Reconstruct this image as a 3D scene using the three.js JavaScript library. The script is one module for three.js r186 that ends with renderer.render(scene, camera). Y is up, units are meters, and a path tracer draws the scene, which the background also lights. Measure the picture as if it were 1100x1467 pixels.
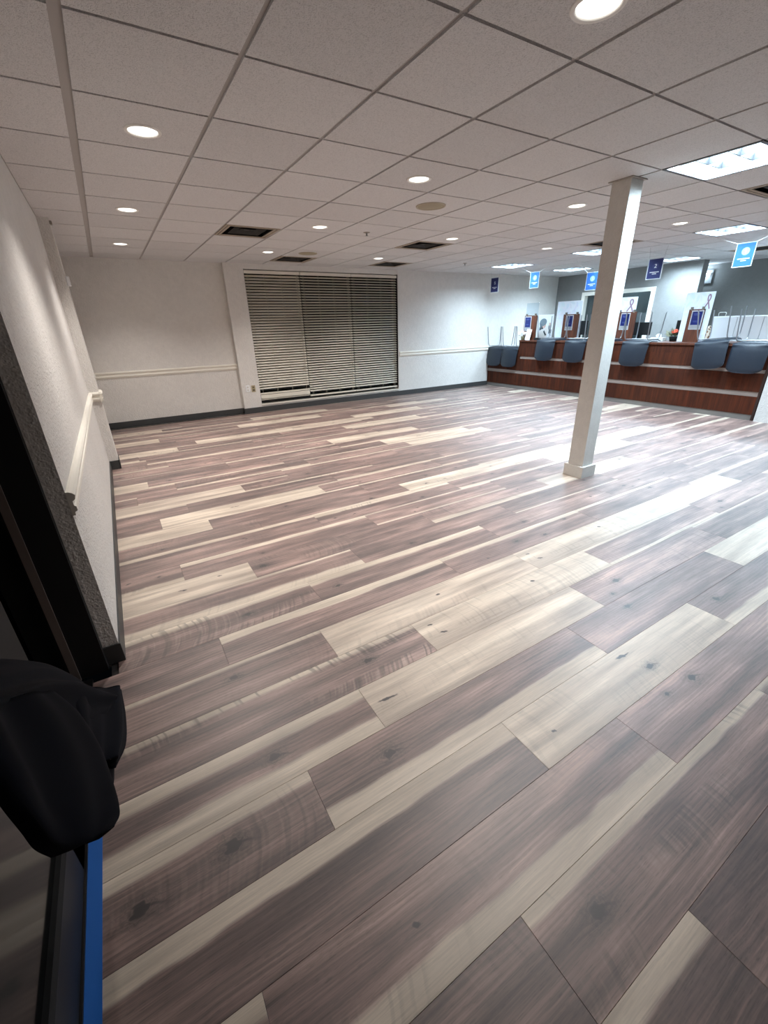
import * as THREE from 'three';
import { mergeGeometries } from 'three/addons/utils/BufferGeometryUtils.js';
import { RoundedBoxGeometry } from 'three/addons/geometries/RoundedBoxGeometry.js';
import { RectAreaLightUniformsLib } from 'three/addons/lights/RectAreaLightUniformsLib.js';
RectAreaLightUniformsLib.init();

// ---------------------------------------------------------------- camera, exposure, sky
const scene = new THREE.Scene();
scene.background = new THREE.Color(0x020304);           // night outside
const renderer = new THREE.WebGLRenderer({ antialias: true });
renderer.toneMapping = THREE.LinearToneMapping;
renderer.toneMappingExposure = 1.0;
renderer.shadowMap.enabled = true;

const F = 605, CAM = new THREE.Vector3(0.2309, 1.4403, 8.0336);
const YAW = 0.5387, PITCH = 0.4172, ROLL = -0.0281;
const camera = new THREE.PerspectiveCamera(2 * Math.atan(733.5 / F) * 180 / Math.PI, 1100 / 1467, 0.02, 60);
{
  const cy = Math.cos(YAW), sy = Math.sin(YAW), cp = Math.cos(PITCH), sp = Math.sin(PITCH), cr = Math.cos(ROLL), sr = Math.sin(ROLL);
  const fwd = new THREE.Vector3(sy * cp, -sp, -cy * cp), right = new THREE.Vector3(cy, 0, sy), up = new THREE.Vector3().crossVectors(right, fwd);
  const r2 = right.clone().multiplyScalar(cr).addScaledVector(up, sr), u2 = right.clone().multiplyScalar(-sr).addScaledVector(up, cr);
  const m = new THREE.Matrix4().makeBasis(r2, u2, fwd.clone().negate());
  camera.position.copy(CAM); camera.quaternion.setFromRotationMatrix(m);
}
scene.add(camera);

// light levels
const DOWN_CD = 13.2, DOWN_COL = new THREE.Color().setRGB(1, 0.935, 0.885);
const TROF_L = 118, TROF_COL = new THREE.Color().setRGB(0.64, 0.84, 1.0);

// ---------------------------------------------------------------- constants of the room
const H = 2.4265, G = 0.6096, GX = 0.3434, GZ = 5.8313;     // ceiling height, tile module, grid origin
const gx = i => GX + i * G, gz = j => GZ + j * G;
const XL = -0.046;                                       // left wall face
const XC = 8.13;                                         // counter face
const XR = 10.37;                                        // right wall face
const ZB = 9.2, XE = 11.5;                               // room behind the camera / far right

// ---------------------------------------------------------------- helpers
let seed = 20241;
function rnd() { seed = (seed * 1664525 + 1013904223) >>> 0; return seed / 4294967296; }
const rr = (a, b) => a + (b - a) * rnd();
const names = {};
function numbered(n) { const k = names[n] = (names[n] ?? -1) + 1; return k ? `${n}_${String(k).padStart(3, '0')}` : n; }
function shade(o) { o.castShadow = true; o.receiveShadow = true; return o; }
function part(name, geo, mat, parent) { const m = shade(new THREE.Mesh(geo, mat)); m.name = name; parent.add(m); return m; }
function thing(name, label, category, pos = [0, 0, 0], group) {
  const o = new THREE.Group(); o.name = numbered(name); o.position.set(...pos); scene.add(o);
  o.userData = { label, category }; if (group) o.userData.group = group; return o;
}
function solo(name, geo, mat, label, category, pos = [0, 0, 0], group) {
  const o = shade(new THREE.Mesh(geo, mat)); o.name = numbered(name); o.position.set(...pos); scene.add(o);
  o.userData = { label, category }; if (group) o.userData.group = group; return o;
}
function struct(name, label, category, geo, mat) {
  const o = geo ? shade(new THREE.Mesh(geo, mat)) : new THREE.Group(); o.name = name; scene.add(o);
  o.userData = { kind: 'structure', label, category }; return o;
}
// box given by its limits, uv in metres on every face
function bx(x0, x1, y0, y1, z0, z1) {
  const g = new THREE.BoxGeometry(x1 - x0, y1 - y0, z1 - z0); g.translate((x0 + x1) / 2, (y0 + y1) / 2, (z0 + z1) / 2);
  const p = g.attributes.position, n = g.attributes.normal, uv = g.attributes.uv;
  for (let i = 0; i < p.count; i++) {
    const ax = Math.abs(n.getX(i)), ay = Math.abs(n.getY(i));
    if (ax > 0.5) uv.setXY(i, p.getZ(i), p.getY(i)); else if (ay > 0.5) uv.setXY(i, p.getX(i), p.getZ(i)); else uv.setXY(i, p.getX(i), p.getY(i));
  }
  return g;
}
const merge = a => mergeGeometries(a.map(g => g.index ? g.toNonIndexed() : g));
function rbx(w, h, d, r = 0.004, s = 2) { return new RoundedBoxGeometry(w, h, d, s, r); }
function tube(pts, r, seg = 24, rad = 8, closed = false) {
  return new THREE.TubeGeometry(new THREE.CatmullRomCurve3(pts.map(q => new THREE.Vector3(...q)), closed, 'centripetal'), seg, r, rad, closed);
}
function rod(a, b, r, n = 8) {
  const A = new THREE.Vector3(...a), B = new THREE.Vector3(...b), d = B.clone().sub(A), g = new THREE.CylinderGeometry(r, r, d.length(), n);
  g.applyQuaternion(new THREE.Quaternion().setFromUnitVectors(new THREE.Vector3(0, 1, 0), d.normalize())); const c = A.add(B).multiplyScalar(0.5); g.translate(c.x, c.y, c.z); return g;
}
// ---- noise
const PERM = new Float32Array(65536); { let s = 977; for (let i = 0; i < 65536; i++) { s = (s * 1664525 + 1013904223) >>> 0; PERM[i] = s / 4294967296; } }
function vn(x, y) {
  const xi = Math.floor(x), yi = Math.floor(y); let fx = x - xi, fy = y - yi; fx = fx * fx * (3 - 2 * fx); fy = fy * fy * (3 - 2 * fy);
  const a = xi & 255, b = (xi + 1) & 255, c = (yi & 255) << 8, d = ((yi + 1) & 255) << 8;
  const p = PERM[a + c], q = PERM[b + c], r = PERM[a + d], t = PERM[b + d];
  return p + (q - p) * fx + (r - p) * fy + (p - q - r + t) * fx * fy;
}
function fbm(x, y, o = 3) { let s = 0, a = 0.5, t = 0; for (let i = 0; i < o; i++) { s += a * vn(x, y); t += a; x = x * 2.03 + 17.1; y = y * 2.03 + 5.7; a *= 0.5; } return s / t; }
const sstep = (a, b, x) => { x = Math.min(1, Math.max(0, (x - a) / (b - a))); return x * x * (3 - 2 * x); };
// periodic texture: f(u, v) in tiles of `per` noise cells -> grey or rgb
function dataTex(w, h, f, srgb = true) {
  const d = new Uint8Array(w * h * 4);
  for (let y = 0, i = 0; y < h; y++) for (let x = 0; x < w; x++, i += 4) { const c = f(x, y); d[i] = c[0]; d[i + 1] = c[1]; d[i + 2] = c[2]; d[i + 3] = 255; }
  const t = new THREE.DataTexture(d, w, h); t.wrapS = t.wrapT = THREE.RepeatWrapping; t.magFilter = THREE.LinearFilter; t.minFilter = THREE.LinearMipmapLinearFilter; t.generateMipmaps = true;
  if (srgb) t.colorSpace = THREE.SRGBColorSpace; t.needsUpdate = true; return t;
}
function rep(t, sx, sy) { const c = t.clone(); c.repeat.set(sx, sy); c.needsUpdate = true; return c; }
const std = (color, roughness = 0.6, o = {}) => new THREE.MeshStandardMaterial({ color, roughness, ...o });

// ---------------------------------------------------------------- materials
// wall relief: blotchy knock-down texture (256 noise cells wrap exactly at the tile edge)
const wallBump = dataTex(1024, 1024, (x, y) => {
  const a = vn(x / 8, y / 8), b = vn(x / 4, y / 4), c = vn(x / 16 * 1, y / 16);
  let h = 0.45 * sstep(0.42, 0.72, a * 0.6 + c * 0.4) + 0.3 * b + 0.12 * vn(x / 2 * 0.5, y / 2 * 0.5); h = Math.min(1, h + 0.1); const q = h * 255; return [q, q, q];
}, false);
const wallTone = dataTex(512, 512, (x, y) => { const n = 0.94 + 0.06 * (vn(x / 2, y / 2) * 0.6 + vn(x / 16, y / 16) * 0.4) + 0.015 * vn(x / 64, y / 64); const q = Math.min(255, 255 * n); return [q, q, q]; });
const wallMat = (c, s = 0.0035) => std(c, 0.82, { map: rep(wallTone, 1 / 1.3, 1 / 1.3), bumpMap: rep(wallBump, 1 / 1.25, 1 / 1.25), bumpScale: s });
const M = {};
M.wall = wallMat(0xe2dfda);
M.wallAccent = wallMat(0x8b8c8b, 0.002);
M.wallRoughGrey = wallMat(0xcac7c0, 0.004);
M.trim = std(0xe9e5da, 0.42);
M.base = std(0x3c3d3d, 0.5);
M.black = std(0x070708, 0.8);
M.bronze = std(0x141313, 0.35);
M.fix = std(0xe9e7e2, 0.5);
M.blind = std(0xe4dfd0, 0.5);
M.cord = std(0xb7b1a2, 0.8);
M.metal = std(0x9a9b9d, 0.32, { metalness: 0.85 });
M.white = std(0xeceef0, 0.5);

// ceiling tile: pitted mineral fibre
const tileTex = dataTex(1024, 1024, (x, y) => {
  const u = x / 4, v = y / 4; const fis = sstep(0.60, 0.74, vn(x / 8 + 3 * vn(x / 32, y / 32), y / 8)), pit = sstep(0.70, 0.82, vn(u, v));
  const q = 255 * (0.98 - 0.05 * fis - 0.09 * pit - 0.05 * vn(x / 2, y / 2)); return [q, q, q];
});
const tileBump = dataTex(1024, 1024, (x, y) => {
  const u = x / 4, v = y / 4; const fis = sstep(0.58, 0.74, vn(x / 8 + 3 * vn(x / 32, y / 32), y / 8)), pit = sstep(0.68, 0.82, vn(u, v));
  const q = 255 * (1 - 0.5 * fis - 0.4 * pit); return [q, q, q];
}, false);
M.tiles = [0xe1dfdf, 0xdddbdb, 0xe4e2e2].map(c => std(c, 0.95, { map: tileTex, bumpMap: tileBump, bumpScale: 0.0016 }));
M.grid = std(0xa8a3a0, 0.6);

// wood veneer of the counter
const veneer = dataTex(1024, 1024, (x, y) => {
  const u = x / 1024, v = y / 1024;
  const g = fbm(x / 4, v * 4 + 3, 3), st = vn(x / 2, y / 128), b = vn(x / 32, y / 256);
  const k = 0.62 + 0.38 * g + 0.22 * (st - 0.5) + 0.25 * (b - 0.5);
  return [Math.min(255, 120 * k), Math.min(255, 70 * k), Math.min(255, 43 * k)];
});
M.veneer = [0xb59a86, 0xa58874, 0xb8967c].map(c => new THREE.MeshPhysicalMaterial({ color: c, roughness: 0.75, specularIntensity: .45, map: rep(veneer, 1 / 0.9, 1 / 0.9) }));
M.ledge = std(0xdcc3b0, 0.6, { map: rep(veneer, 1 / 0.9, 1 / 0.9) });
M.strip = std(0x8a7f78, 0.45);
M.toe = std(0x6e6a66, 0.5);

// ---------------------------------------------------------------- floor planks: printed boards in three atlases
const PW = 0.2268, PL = 1.415, Z0 = 7.928;
const CW = 1024, CH = 168, COLS = 2, ROWS = 12, AW = 2048, AH = 2048;
// design of a board: far / near = share of its width that is pale sapwood at the far / near edge
// knots: [u, v, radius m]; cracks: [u, v, length m]; saw = strength of cross saw marks
const designs = [];
function design(o) { designs.push({ far: 0, near: 0, pale: 0, knots: [], cracks: [], saw: 0, tone: 0, ...o }); return designs.length - 1; }
const D = {};
// boards that can be recognised in the photograph
D.m1a = design({ far: .26, tone: -.10, saw: .15 });
D.m1b = design({ tone: -.12, saw: .1 });
D.r0a = design({ tone: -.14, saw: .45 });
D.r0b = design({ far: .17, tone: -.04, saw: .6, knots: [[.13, .45, .021]] });
D.r0c = design({ far: .1, tone: 0, saw: .2 });
D.r1a = design({ far: .25, tone: -.08 });
D.r1b = design({ near: .34, tone: -.02, cracks: [[.27, .42, .022]], saw: .25 });
D.r1c = design({ tone: .06, knots: [[.33, .25, .02], [.2, .2, .012]], saw: .1 });
D.r2a = design({ far: .33, tone: -.10 });
D.r2b = design({ pale: 1, cracks: [[.52, .2, .09], [.1, .6, .02]], saw: .2, knots: [[.55, .65, .018]] });
D.r2c = design({ tone: .02, near: .3, knots: [[.12, .3, .02]] });
D.r3a = design({ far: .2, tone: -.03, saw: .5, knots: [[.62, .55, .024], [.80, .45, .026]] });
D.r3b = design({ near: .36, tone: -.02, knots: [[.2, .45, .024]] });
D.r3c = design({ tone: .06, knots: [[.3, .3, .016]], saw: .2 });
D.r3d = design({ pale: 1, saw: .2 });
D.r4a = design({ far: .26, near: .3, tone: -.05, knots: [[.71, .5, .022]] });
D.r4b = design({ pale: .95, cracks: [[.06, .5, .09]], saw: .15 });
D.r4c = design({ tone: .08, knots: [[.2, .5, .02], [.1, .8, .012]], saw: .3 });
D.r5a = design({ far: .13, tone: -.02, saw: 1, knots: [[.78, .45, .02]] });
D.r5b = design({ pale: 1, saw: .3, cracks: [[.06, .25, .03], [.08, .6, .04], [.6, .3, .03]] });
D.r5c = design({ tone: 0, far: .1, saw: .2, near: .12 });
D.r6a = design({ far: .1, tone: -.02, saw: .25, knots: [[.68, .4, .018]] });
D.r6b = design({ pale: .9, saw: .2, cracks: [[.5, .4, .03]] });
D.r7a = design({ tone: -.04, saw: .2, knots: [[.5, .5, .018]] });
D.r7b = design({ far: .3, tone: -.06 });
D.r8a = design({ far: .2, tone: .0, saw: .8, knots: [[.72, .5, .018]] });
D.r8b = design({ far: .26, tone: -.06, knots: [[.1, .6, .016]] });
D.r9a = design({ far: .1, near: .3, tone: -.02, saw: .2 });
D.r10a = design({ pale: .95, cracks: [[.7, .5, .05], [.86, .3, .03]] });
D.r10b = design({ tone: -.02, knots: [[.05, .45, .026]], saw: .5 });
D.r14a = design({ pale: 1 });
D.r14b = design({ far: .15, tone: -.04, knots: [[.45, .5, .016]] });
D.r15a = design({ pale: 1, cracks: [[.42, .4, .08]] });
D.r17a = design({ pale: .85, near: .3 });
const firstRandom = designs.length;
let paleList = [], darkList = [];
for (let i = firstRandom; i < 72; i++) {
  const t = i % 12;
  const pale = t === 0 ? 1 : t === 6 ? .85 : 0;
  const kn = []; const nk = Math.floor(rr(0.4, 3.9)); for (let k = 0; k < nk; k++) kn.push([rr(.08, .92), rr(.2, .8), rr(.007, .018)]);
  const cr = []; if (rnd() < .4) cr.push([rr(.1, .9), rr(.2, .8), rr(.02, .06)]);
  const a = rnd();
  const d = design({ pale, far: pale ? 0 : a < .35 ? rr(.07, .24) : a < .5 ? rr(.03, .09) : 0, near: pale ? 0 : a > .42 && a < .85 ? rr(.06, .26) : 0, tone: rr(-.1, .08), saw: rnd() < .4 ? rr(.3, .9) : .1, knots: kn, cracks: cr });
  (pale ? paleList : darkList).push(d);
}
const HEART = [150, 125, 116], HEART2 = [116, 94, 88], SAP = [210, 196, 178], SAP2 = [186, 171, 153];
function paintBoard(buf, ox, oy, d, id) {
  const s = id * 13.37, kn = d.knots, cr = d.cracks;
  const crisp = 0.012 + 0.035 * PERM[(id * 97) & 65535], wild = .25 + .6 * PERM[(id * 131 + 7) & 65535];
  for (let py = 0; py < CH; py++) {
    const v = py / (CH - 1);
    for (let px = 0; px < CW; px++) {
      const u = px / (CW - 1), X = u * PL, Y = v * PW;
      let yw = Y, core = 0, halo = 0;                 // grain flows round the knots
      for (let k = 0; k < kn.length; k++) {
        const dx = X - kn[k][0] * PL, dy = Y - kn[k][1] * PW, r = kn[k][2];
        if (Math.abs(dx) > r * 7 || Math.abs(dy) > r * 4) continue;
        const q = dx * dx / (r * r * 7) + dy * dy / (r * r * 1.6), e = Math.exp(-q);
        yw -= (dy / (Math.abs(dy) + r * .25)) * r * .8 * e;
        const wob = .65 + .8 * vn(dx * 95 + s, dy * 120 + s), rk = Math.sqrt(dx * dx / 2.2 + dy * dy) / (r * wob);
        core = Math.max(core, 1 - sstep(.42, .80, rk), .8 * Math.exp(-Math.pow((dy - dx * .22 + .2 * r * Math.sin(dx / r * 1.3)) / (r * .16), 2) - Math.pow((dx - r * .9) / (r * 1.5), 2)));
        halo = Math.max(halo, Math.exp(-rk * rk * .55) * (.62 + .38 * Math.sin(rk * 15)));
      }
      const yy = yw + 0.026 * (fbm(X * 1.4 + s, 3.3 + Y * 5, 2) - .5) + .004 * (vn(X * 9 + s, Y * 40) - .5);
      const g0 = vn(X * 26 + s, yy * 1300), g1 = vn(X * 7 + s, yy * 520), g2 = vn(X * 2.4 + s + 40, yy * 170), g3 = fbm(X * 1.7 + s + 9, yy * 22, 2), blot = fbm(X * 5 + s, Y * 24 + s, 3);
      const ring = Math.abs(((yy + 0.055 * fbm(X * 1.1 + s, Y * 5, 2)) * 62) % 1 - .5) * 2, pore = sstep(.74, .92, vn(X * 40 + s, yy * 900));
      let k = .84 + .14 * (g0 - .5) + .20 * (g1 - .5) + .16 * (g2 - .5) + .30 * (g3 - .5) + .13 * (ring - .5) + .46 * (blot - .5) - .14 * pore + .13 + d.tone;
      let m = d.pale;                                 // share of sapwood
      const wf = d.far * .84 * (1 + wild * (fbm(X * 1.2 + s + 3, 1.5, 2) - .5) + .16 * (vn(X * 11 + s, 7) - .5)), wn = d.near * .84 * (1 + wild * (fbm(X * 1.2 + s + 31, 8.5, 2) - .5) + .16 * (vn(X * 11 + s, 27) - .5));
      if (d.far) m = Math.max(m, 1 - sstep(wf - crisp, wf + crisp * 1.6 + .02 * g1, v));
      if (d.near) m = Math.max(m, 1 - sstep(wn - crisp, wn + crisp * 1.6 + .02 * g1, 1 - v));
      if (d.pale) m *= .80 + .32 * g3;
      m = Math.min(1, Math.max(0, m));
      const kl = .99 + .07 * (g0 - .5) + .09 * (g1 - .5) + .08 * (g2 - .5) + .14 * (g3 - .5) + .15 * (blot - .5) - .04 * pore, hm = Math.min(1, Math.max(0, (g3 - .25) * 1.5));
      let r = (HEART2[0] + (HEART[0] - HEART2[0]) * hm) * k, g = (HEART2[1] + (HEART[1] - HEART2[1]) * hm) * k, b = (HEART2[2] + (HEART[2] - HEART2[2]) * hm) * k;
      r += ((SAP2[0] + (SAP[0] - SAP2[0]) * hm) * kl - r) * m; g += ((SAP2[1] + (SAP[1] - SAP2[1]) * hm) * kl - g) * m; b += ((SAP2[2] + (SAP[2] - SAP2[2]) * hm) * kl - b) * m;
      if (d.saw > .05) {                              // cross saw marks
        const area = sstep(.44, .62, fbm(X * 2.4 + s + 77, Y * 9 + 5, 2)) * d.saw;
        if (area > .01) {
          const xs = X + .10 * Math.pow(Y - .09, 2) * 20 + .004 * vn(Y * 60, X * 20), lines = sstep(.42, .85, vn(xs * 120 + s, Y * 9)) * (.35 + .65 * vn(X * 50, Y * 300 + s)), q = area * lines * .36;
          r += (192 - r) * q; g += (176 - g) * q; b += (158 - b) * q;
          const dk = area * sstep(.58, .92, vn(xs * 85 + s + 9, Y * 6)) * .26; r *= 1 - dk; g *= 1 - dk; b *= 1 - dk;
        }
      }
      if (halo > .02) { const q = halo * .40; r *= 1 - q; g *= 1 - q; b *= 1 - q; }
      if (core > .01) { const q = Math.min(1, core) * .92; r += (34 - r) * q; g += (27 - g) * q; b += (26 - b) * q; }
      for (let c = 0; c < cr.length; c++) {
        const dx = (X - cr[c][0] * PL) / (cr[c][2] * .5); if (dx > 1.6 || dx < -1.6) continue;
        const dy = (Y - cr[c][1] * PW - .006 * (vn(X * 60 + s, 3) - .5) - dx * .004) / (.0062 * (.5 + .9 * vn(X * 110 + s, 9)));
        const q = (1 - sstep(.6, 1.2, Math.sqrt(dx * dx + dy * dy))) * .95; if (q > 0) { r += (34 - r) * q; g += (28 - g) * q; b += (27 - b) * q; }
      }
      const o = ((oy + py) * AW + ox + px) * 4; buf[o] = r > 255 ? 255 : r; buf[o + 1] = g > 255 ? 255 : g; buf[o + 2] = b > 255 ? 255 : b; buf[o + 3] = 255;
    }
  }
}
const boardMats = [];
for (let a = 0; a < 3; a++) {
  const buf = new Uint8Array(AW * AH * 4);
  for (let i = 0; i < 24; i++) paintBoard(buf, (i % 2) * CW, Math.floor(i / 2) * (CH + 2), designs[a * 24 + i], a * 24 + i);
  const t = new THREE.DataTexture(buf, AW, AH); t.magFilter = THREE.LinearFilter; t.minFilter = THREE.LinearFilter; t.colorSpace = THREE.SRGBColorSpace; t.needsUpdate = true;
  boardMats.push(new THREE.MeshPhysicalMaterial({ map: t, roughness: 0.5, ior: 1.6, clearcoat: 1, clearcoatRoughness: 0.48 }));
}
console.log('boards painted');

// ---------------------------------------------------------------- floor
const floor = struct('floor', 'wood-look plank floor of dark boards with pale sapwood streaks', 'floor');
part('subfloor', bx(-0.1, XE + .3, -0.2, -0.0085, -0.3, ZB + .2), std(0x2b2725, 0.9), floor);
part('floor_slab', bx(8.24, XE, -0.008, -0.0005, 0, 5.5), std(0x8d8a86, 0.6), floor);
const OFF = { '-1': 1.20, 0: .815, 1: .19, 2: 1.21, 3: .49, 4: .815, 5: 1.25, 6: .83, 7: .375, 8: .95, 9: 1.36, 10: .705, 11: .31, 14: .615, 15: .275, 17: 1.055, 20: .265, 12: 1.37, 13: .95, 19: .5, 22: 1.105, 25: .25, 27: .99, 28: .76, 29: .56, 30: .33 };
const FIX = {   // row -> design by index of the board counted from the joint given in OFF (-1 = board ending at it)
  '-1': { '-1': D.m1a, 0: D.m1b }, 0: { '-1': D.r0a, 0: D.r0b, 1: D.r0c }, 1: { '-1': D.r1a, 0: D.r1b, 1: D.r1c }, 2: { '-1': D.r2a, 0: D.r2b, 1: D.r2c },
  3: { '-1': D.r3a, 0: D.r3b, 1: D.r3c, 2: D.r3d }, 4: { '-1': D.r4a, 0: D.r4b, 1: D.r4c }, 5: { '-1': D.r5a, 0: D.r5b, 1: D.r5c, 2: D.r4c }, 6: { '-1': D.r6a, 0: D.r6b, 1: D.r5b, 2: D.r3d }, 7: { '-1': D.r7a, 0: D.r7b },
  8: { '-1': D.r8a, 0: D.r8b }, 9: { '-1': D.r9a }, 10: { '-1': D.r10a, 0: D.r10b }, 14: { '-1': D.r14a, 0: D.r14b }, 15: { 0: D.r15a, '-1': D.r7a }, 17: { '-1': D.r17a }, 20: { '-1': D.r14a, 2: D.r15a }, 12: { 2: D.r14a }, 13: { 2: D.r15a }, 19: { 2: D.r14a }, 22: { 1: D.r15a }, 25: { 2: D.r14a }, 27: { 0: D.r15a }, 28: { 2: D.r14a }, 29: { '-1': D.r14a }, 30: { 1: D.r15a } };
function boardGeo(x0, x1, z0, z1, u0, u1, cell, flipV) {
  const gap = 0.0003, bv = 0.0007, yb = -0.008, dp = -0.0006, a0 = x0 + gap, a1 = x1 - gap, b0 = z0 + gap, b1 = z1 - gap;
  const P = [], U = [], Nn = [], I = [];
  const col = (cell % 24) % 2, row = Math.floor((cell % 24) / 2);
  const tu = u => (col * CW + 1 + u * (CW - 2)) / AW, tv = v => (row * (CH + 2) + 1 + (flipV ? 1 - v : v) * (CH - 2)) / AH;
  const put = (x, y, z) => { P.push(x, y, z); const u = u0 + (u1 - u0) * (x - x0) / (x1 - x0), v = (z - z0) / PW; U.push(tu(u), tv(Math.min(1, Math.max(0, v)))); return P.length / 3 - 1; };
  const quad = (a, b, c, d) => I.push(a, b, c, a, c, d);
  const ring = (e, y) => [put(a0 + e, y, b0 + e), put(a0 + e, y, b1 - e), put(a1 - e, y, b1 - e), put(a1 - e, y, b0 + e)];
  const T = ring(bv, 0); quad(...T);
  const A = ring(bv, 0), B = ring(0, dp), C = ring(0, yb);
  for (let k = 0; k < 4; k++) { const n = (k + 1) % 4; quad(A[n], A[k], B[k], B[n]); quad(B[n], B[k], C[k], C[n]); }
  const g = new THREE.BufferGeometry(); g.setAttribute('position', new THREE.Float32BufferAttribute(P, 3)); g.setAttribute('uv', new THREE.Float32BufferAttribute(U, 2)); g.setIndex(I); const f = g.toNonIndexed(); f.computeVertexNormals(); return f;
}
for (let k = 34; k >= -3; k--) {
  const zA = Math.max(0, Z0 - PW * (k + 1)), zB = Z0 - PW * k; const zm = (zA + zB) / 2;
  const off = OFF[k] ?? rr(0.1, 1.4);
  const xs = zm > 6.04 ? -0.172 : -0.07, xe = zm > 5.5 ? 9.0 : 8.24;
  const flipRow = rnd() < .5;
  for (let b = -3; b < 8; b++) {
    const X0 = off + b * PL, X1 = X0 + PL; if (X1 <= xs + .004 || X0 >= xe - .004) continue;
    const x0 = Math.max(xs, X0), x1 = Math.min(xe, X1);
    let cell = FIX[k]?.[b], mirror = false, fv = false;
    if (cell === undefined) { const pale = rnd() < .05; const L = pale ? paleList : darkList; cell = L[Math.floor(rnd() * L.length)]; mirror = rnd() < .5; fv = rnd() < .5; }
    let u0 = (x0 - X0) / PL, u1 = (x1 - X0) / PL; if (mirror) { u0 = 1 - u0; u1 = 1 - u1; }
    part('plank', boardGeo(x0, x1, zA, zB, u0, u1, cell, fv), boardMats[Math.floor(cell / 24)], floor);
  }
}
// plain floor behind the camera
part('floor_slab', bx(-0.172, 9.0, -0.008, -0.0005, Z0 + PW * 3, ZB), std(0x77655c, 0.5), floor);
part('floor_slab', bx(9.0, XE, -0.008, -0.0005, 5.5, ZB), std(0x77655c, 0.5), floor);

// ---------------------------------------------------------------- walls
const ZW = 0;                                            // face of the back wall
{
  const w = struct('wall_back', 'cream textured back wall on both sides of the blinds', 'wall',
    merge([bx(-0.35, 2.13, -0.02, H + .1, -0.4, -0.1), bx(2.13, 2.45, -0.02, H + .1, -0.4, 0), bx(2.45, 5.5, -0.02, .135, -0.4, -0.006), bx(2.45, 5.5, 2.345, H + .1, -0.4, -0.006), bx(5.5, XR + .25, -0.02, H + .1, -0.4, 0)]), M.wall);
  const wl = struct('wall_left', 'cream textured wall with a shallow pier, ending beside the dark doorway', 'wall',
    merge([bx(-0.109, XL, -0.02, H + .1, 2.44, 6.02), bx(-0.35, -0.109, -0.02, H + .1, -0.3, 6.0), bx(-0.109, XL, -0.02, H + .1, -0.1, 2.2), bx(-0.109, 0.045, -0.02, H + .1, 2.2, 2.44)]), M.wall);
  struct('wall_right', 'grey painted wall behind the teller counter', 'wall',
    merge([bx(XR, XR + .2, -0.02, H + .1, 0, .82), bx(XR, XR + .2, 1.96, H + .1, .8205, 2.4095), bx(XR, XR + .2, -0.02, .85, .8205, 2.4095), bx(XR, XR + .2, -0.02, H + .1, 2.41, 3.29),
      bx(XE, XE + .2, -0.02, H + .1, 2.2, ZB), bx(XR + .2, XE, -0.02, H + .1, 2.3, 2.4)]), M.wallAccent);
  struct('wall_front', 'dark glazed shopfront wall behind the viewer at night', 'wall', bx(-1.4, XE + .2, -0.02, H + .1, ZB, ZB + .2), std(0x2a2c2e, .3));
}
struct('ground', 'asphalt ground outside the open doorway at night', 'ground', bx(-12, -.35, -.3, -.06, -1, 14), std(0x3a3a3b, .9));
struct('doorstep', 'grey concrete doorstep outside the open doorway', 'doorstep', bx(-1.3, -.262, -.2, -.012, 6.0, ZB), std(0x77736e, .9));
// baseboards
struct('baseboard_back', 'dark grey rubber baseboard along the back wall', 'baseboard', merge([bx(-0.05, 2.13, 0, .1, -0.1, -0.092), bx(2.122, 2.45, 0, .1, -.1, .008), bx(2.45, XC, 0, .1, -0.006, .004)]), M.base);
struct('baseboard_left', 'dark grey rubber baseboard round the left wall and its pier', 'baseboard', merge([bx(XL, XL + .008, 0, .1, 2.44, 6.02), bx(-0.111, XL + .008, 0, .1, 6.02, 6.028), bx(XL, .053, 0, .1, 2.44, 2.448), bx(.045, .053, 0, .1, 2.2, 2.448), bx(XL, XL + .008, 0, .1, -0.09, 2.2)]), M.base);
// chair rail: moulded profile swept along straight runs
function rail(a, b, out) {   // a, b on the wall face at the rail's centre height; out = outward normal
  const s = new THREE.Shape(); [[0, -.05], [.010, -.05], [.012, -.036], [.022, -.030], [.022, -.014], [.015, -.008], [.015, .010], [.026, .018], [.030, .034], [.022, .044], [.010, .050], [0, .050]].forEach(([x, y], i) => i ? s.lineTo(x, y) : s.moveTo(x, y));
  const A = new THREE.Vector3(...a), B = new THREE.Vector3(...b), d = B.clone().sub(A), L = d.length(); d.normalize();
  const g = new THREE.ExtrudeGeometry(s, { depth: L, bevelEnabled: false });
  g.applyMatrix4(new THREE.Matrix4().makeBasis(new THREE.Vector3(...out), new THREE.Vector3(0, 1, 0), d).setPosition(A));
  if (new THREE.Vector3().crossVectors(new THREE.Vector3(...out), new THREE.Vector3(0, 1, 0)).dot(d) < 0) { const q = g.index; const p = g.attributes.position.array; for (let i = 0; i < p.length; i += 9) for (let k = 0; k < 3; k++) { const t = p[i + k]; p[i + k] = p[i + 6 + k]; p[i + 6 + k] = t; } g.computeVertexNormals(); }
  g.deleteAttribute('uv'); g.computeVertexNormals(); return g;
}
struct('trim_1', 'white moulded chair rail along the left wall and round its pier', 'chair rail', merge([rail([XL, .81, 2.44], [XL, .81, 6.022], [1, 0, 0]), rail([XL, .81, 2.44], [.072, .81, 2.44], [0, 0, 1]), rail([.045, .81, 2.2], [.045, .81, 2.466], [1, 0, 0]), rail([XL, .81, -.1], [XL, .81, 2.2], [1, 0, 0])]), M.trim);
struct('trim_2', 'cream moulded chair rail on the wall left of the blinds', 'chair rail', rail([XL, .825, -0.1], [2.13, .825, -0.1], [0, 0, 1]), M.trim);
struct('trim_3', 'white moulded chair rail on the wall right of the blinds', 'chair rail', rail([5.53, .86, 0], [XC, .86, 0], [0, 0, 1]), M.trim);

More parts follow.
